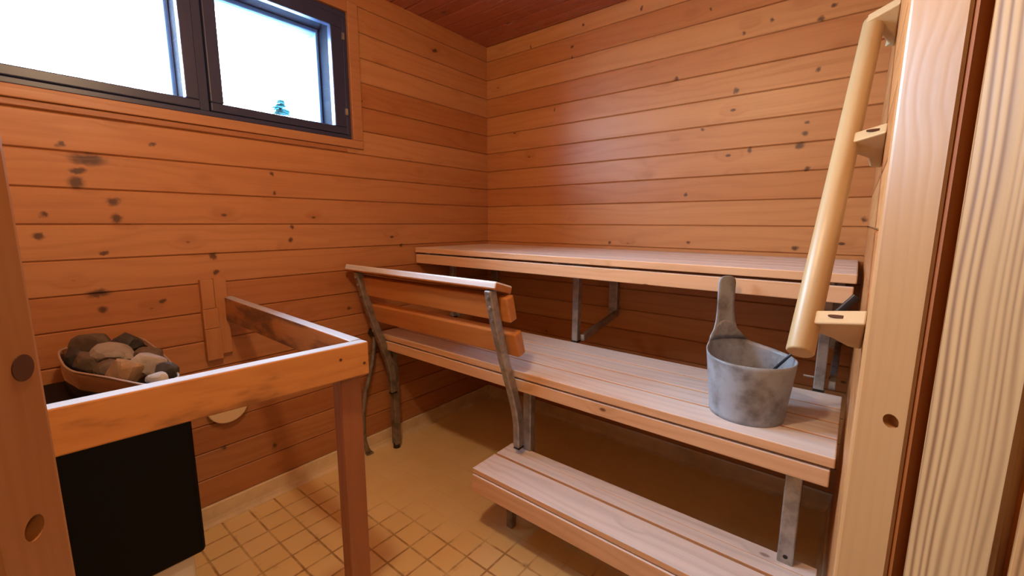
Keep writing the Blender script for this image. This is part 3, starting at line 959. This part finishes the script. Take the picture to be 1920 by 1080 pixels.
# own frame along the rail so the grain follows it
pole = new('rail', bm, M['handrail'], hr)
R3 = Matrix((s_, q_, hd)).transposed().to_4x4()
pole.data.transform(R3.inverted())
pole.matrix_basis = R3
for p_ in pole.data.polygons:
    p_.use_smooth = len(p_.vertices) == 4
up = Vector((0, -hd.z, hd.y)).normalized()     # across the rail, up and towards the door
for k, fr_ in enumerate((0.055, 0.545, 0.985)):
    c = h0.lerp(h1, fr_)
    L = XC - c.x
    bm = B()
    prof_ = [(0.004, 0.016), (L, 0.038), (L, -0.068), (L - 0.020, -0.062), (0.040, -0.034), (0.022, -0.022), (0.010, -0.010)]
    if k == 2:
        prof_ = [(-0.014, 0.022), (L, 0.052), (L, -0.062), (L - 0.02, -0.058), (0.034, -0.050), (0.022, -0.030), (0.010, -0.012)]
    prism(bm, [c + Vector((a, 0, 0)) + up * b - hd * 0.014 for a, b in prof_], hd * 0.028)
    br = new('bracket', bm, M['bracket'], hr, 0.003)
    if k < 2:
        bm = B()
        cc = c + Vector((0.052, 0, 0)) + up * (0.016 + 0.022 * (0.052 - 0.004) / (L - 0.004) - 0.0002)
        sweep(bm, [cc - up * 0.003, cc + up * 0.0006], [(a * 0.75, b * 5.0) for a, b in circ(0.0042, 20)], side=hd)
        new('screw_slot', bm, M['plug'], br)

# ------------------------------------------------------------------ small things on the window wall
vt = thing('air_vent', 'small round pale wooden vent on the wall behind the guard rail', 'vent', (0.0, -1.640, 0.497))
bm = B()
sweep(bm, [(0.0, -1.640, 0.497), (0.012, -1.640, 0.497)], circ(0.062, 32), side=(0, 0, 1))
new('seat_ring', bm, M['vent'], vt, 0.003)
bm = B()
sweep(bm, [(0.012, -1.640, 0.497), (0.030, -1.640, 0.497)], circ(0.076, 36), side=(0, 0, 1))
new('disc', bm, M['vent'], vt, 0.005)

bt = thing('wall_batten', 'short vertical wooden cover piece on the wall where the guard rail ends', 'board', (0.0, -1.645, 0.70))
new('board', boxes((0.0, 0.020, -1.6445, -1.600, 0.716, 1.026)), M['batten'], bt, 0.002)
new('block', boxes((0.0, 0.024, -1.690, -1.646, 0.908, 1.024)), M['batten'], bt, 0.002)
new('block', boxes((0.0, 0.028, -1.692, -1.640, 0.828, 0.907)), M['batten'], bt, 0.002)
new('block', boxes((0.0, 0.032, -1.692, -1.638, 0.700, 0.827)), M['batten'], bt, 0.002)

pp = thing('bent_pipe', 'thin dark bent pipe against the window wall behind the guard post', 'pipe', (0.02, -1.0, 0.0))
bm = B()
pts = [(-0.940, 0.668), (-0.948, 0.600), (-0.966, 0.500), (-0.992, 0.415), (-1.018, 0.340), (-1.033, 0.260), (-1.038, 0.170), (-1.034, 0.090), (-1.022, 0.040), (-1.006, 0.004)]
sweep(bm, [(0.034, y, z) for y, z in pts], circ(0.013, 12), side=(1, 0, 0))
new('tube', bm, M['steel_dark'], pp, smooth=True)
bm = B()
sweep(bm, [(0.0, -0.940, 0.664), (0.050, -0.940, 0.664)], circ(0.022, 18), side=(0, 0, 1))
new('wall_fixing', bm, M['rubber'], pp, 0.004)
bm = B()
prism(bm, [(0.022, -1.028, 0.0), (0.046, -1.028, 0.0), (0.050, -0.990, 0.0), (0.018, -0.990, 0.0)], (0, 0, 0.012))
new('foot', bm, M['steel_dark'], pp, 0.003)

# ------------------------------------------------------------------ spruce outside the window
def spruce(base, hgt, seed):
    o = thing('spruce_tree', 'distant spruce top showing low in the right window pane', 'tree', base)
    bm = B()
    bz = Vector(base)
    k = 10
    for a, b, r0, r1 in ((0.0, hgt, 0.16, 0.02),):
        v0 = [bm.verts.new(bz + Vector((r0 * math.cos(2 * math.pi * i / k), r0 * math.sin(2 * math.pi * i / k), a))) for i in range(k)]
        v1 = [bm.verts.new(bz + Vector((r1 * math.cos(2 * math.pi * i / k), r1 * math.sin(2 * math.pi * i / k), b))) for i in range(k)]
        for i in range(k):
            bm.faces.new((v0[i], v0[(i + 1) % k], v1[(i + 1) % k], v1[i]))
        bm.faces.new(v1)
    new('trunk', bm, M['bark'], o)
    rnd = random.Random(seed)
    bm = B()
    z = hgt * 0.10
    while z < hgt:
        f_ = 1 - z / hgt
        R_ = 0.15 + 3.4 * f_ ** 0.72
        nb = 9 if f_ > 0.15 else 6
        for j in range(nb):
            a = rnd.uniform(0, 2 * math.pi)
            L_ = R_ * rnd.uniform(0.55, 1.1)
            d = Vector((math.cos(a), math.sin(a), 0))
            s = Vector((-d.y, d.x, 0))
            wv = 0.12 + 0.22 * L_
            c = bz + Vector((0, 0, z))
            p = [c, c + d * L_ * 0.5 + s * wv + Vector((0, 0, -0.10 * L_)), c + d * L_ + Vector((0, 0, -0.28 * L_)), c + d * L_ * 0.5 - s * wv + Vector((0, 0, -0.10 * L_))]
            lo = [q + Vector((0, 0, -0.10 - 0.12 * f_)) for q in p]
            va = [bm.verts.new(q) for q in p]
            vb = [bm.verts.new(q) for q in lo]
            bm.faces.new(va)
            bm.faces.new(vb[::-1])
            for i in range(4):
                bm.faces.new((va[i], va[(i + 1) % 4], vb[(i + 1) % 4], vb[i]))
        z += 0.13 + 0.20 * f_
    new('foliage', bm, M['spruce'], o)
spruce((1.993 - 1.0853 * 30, -2.2106 + 0.4816 * 30, -0.6), 10.4, 4)
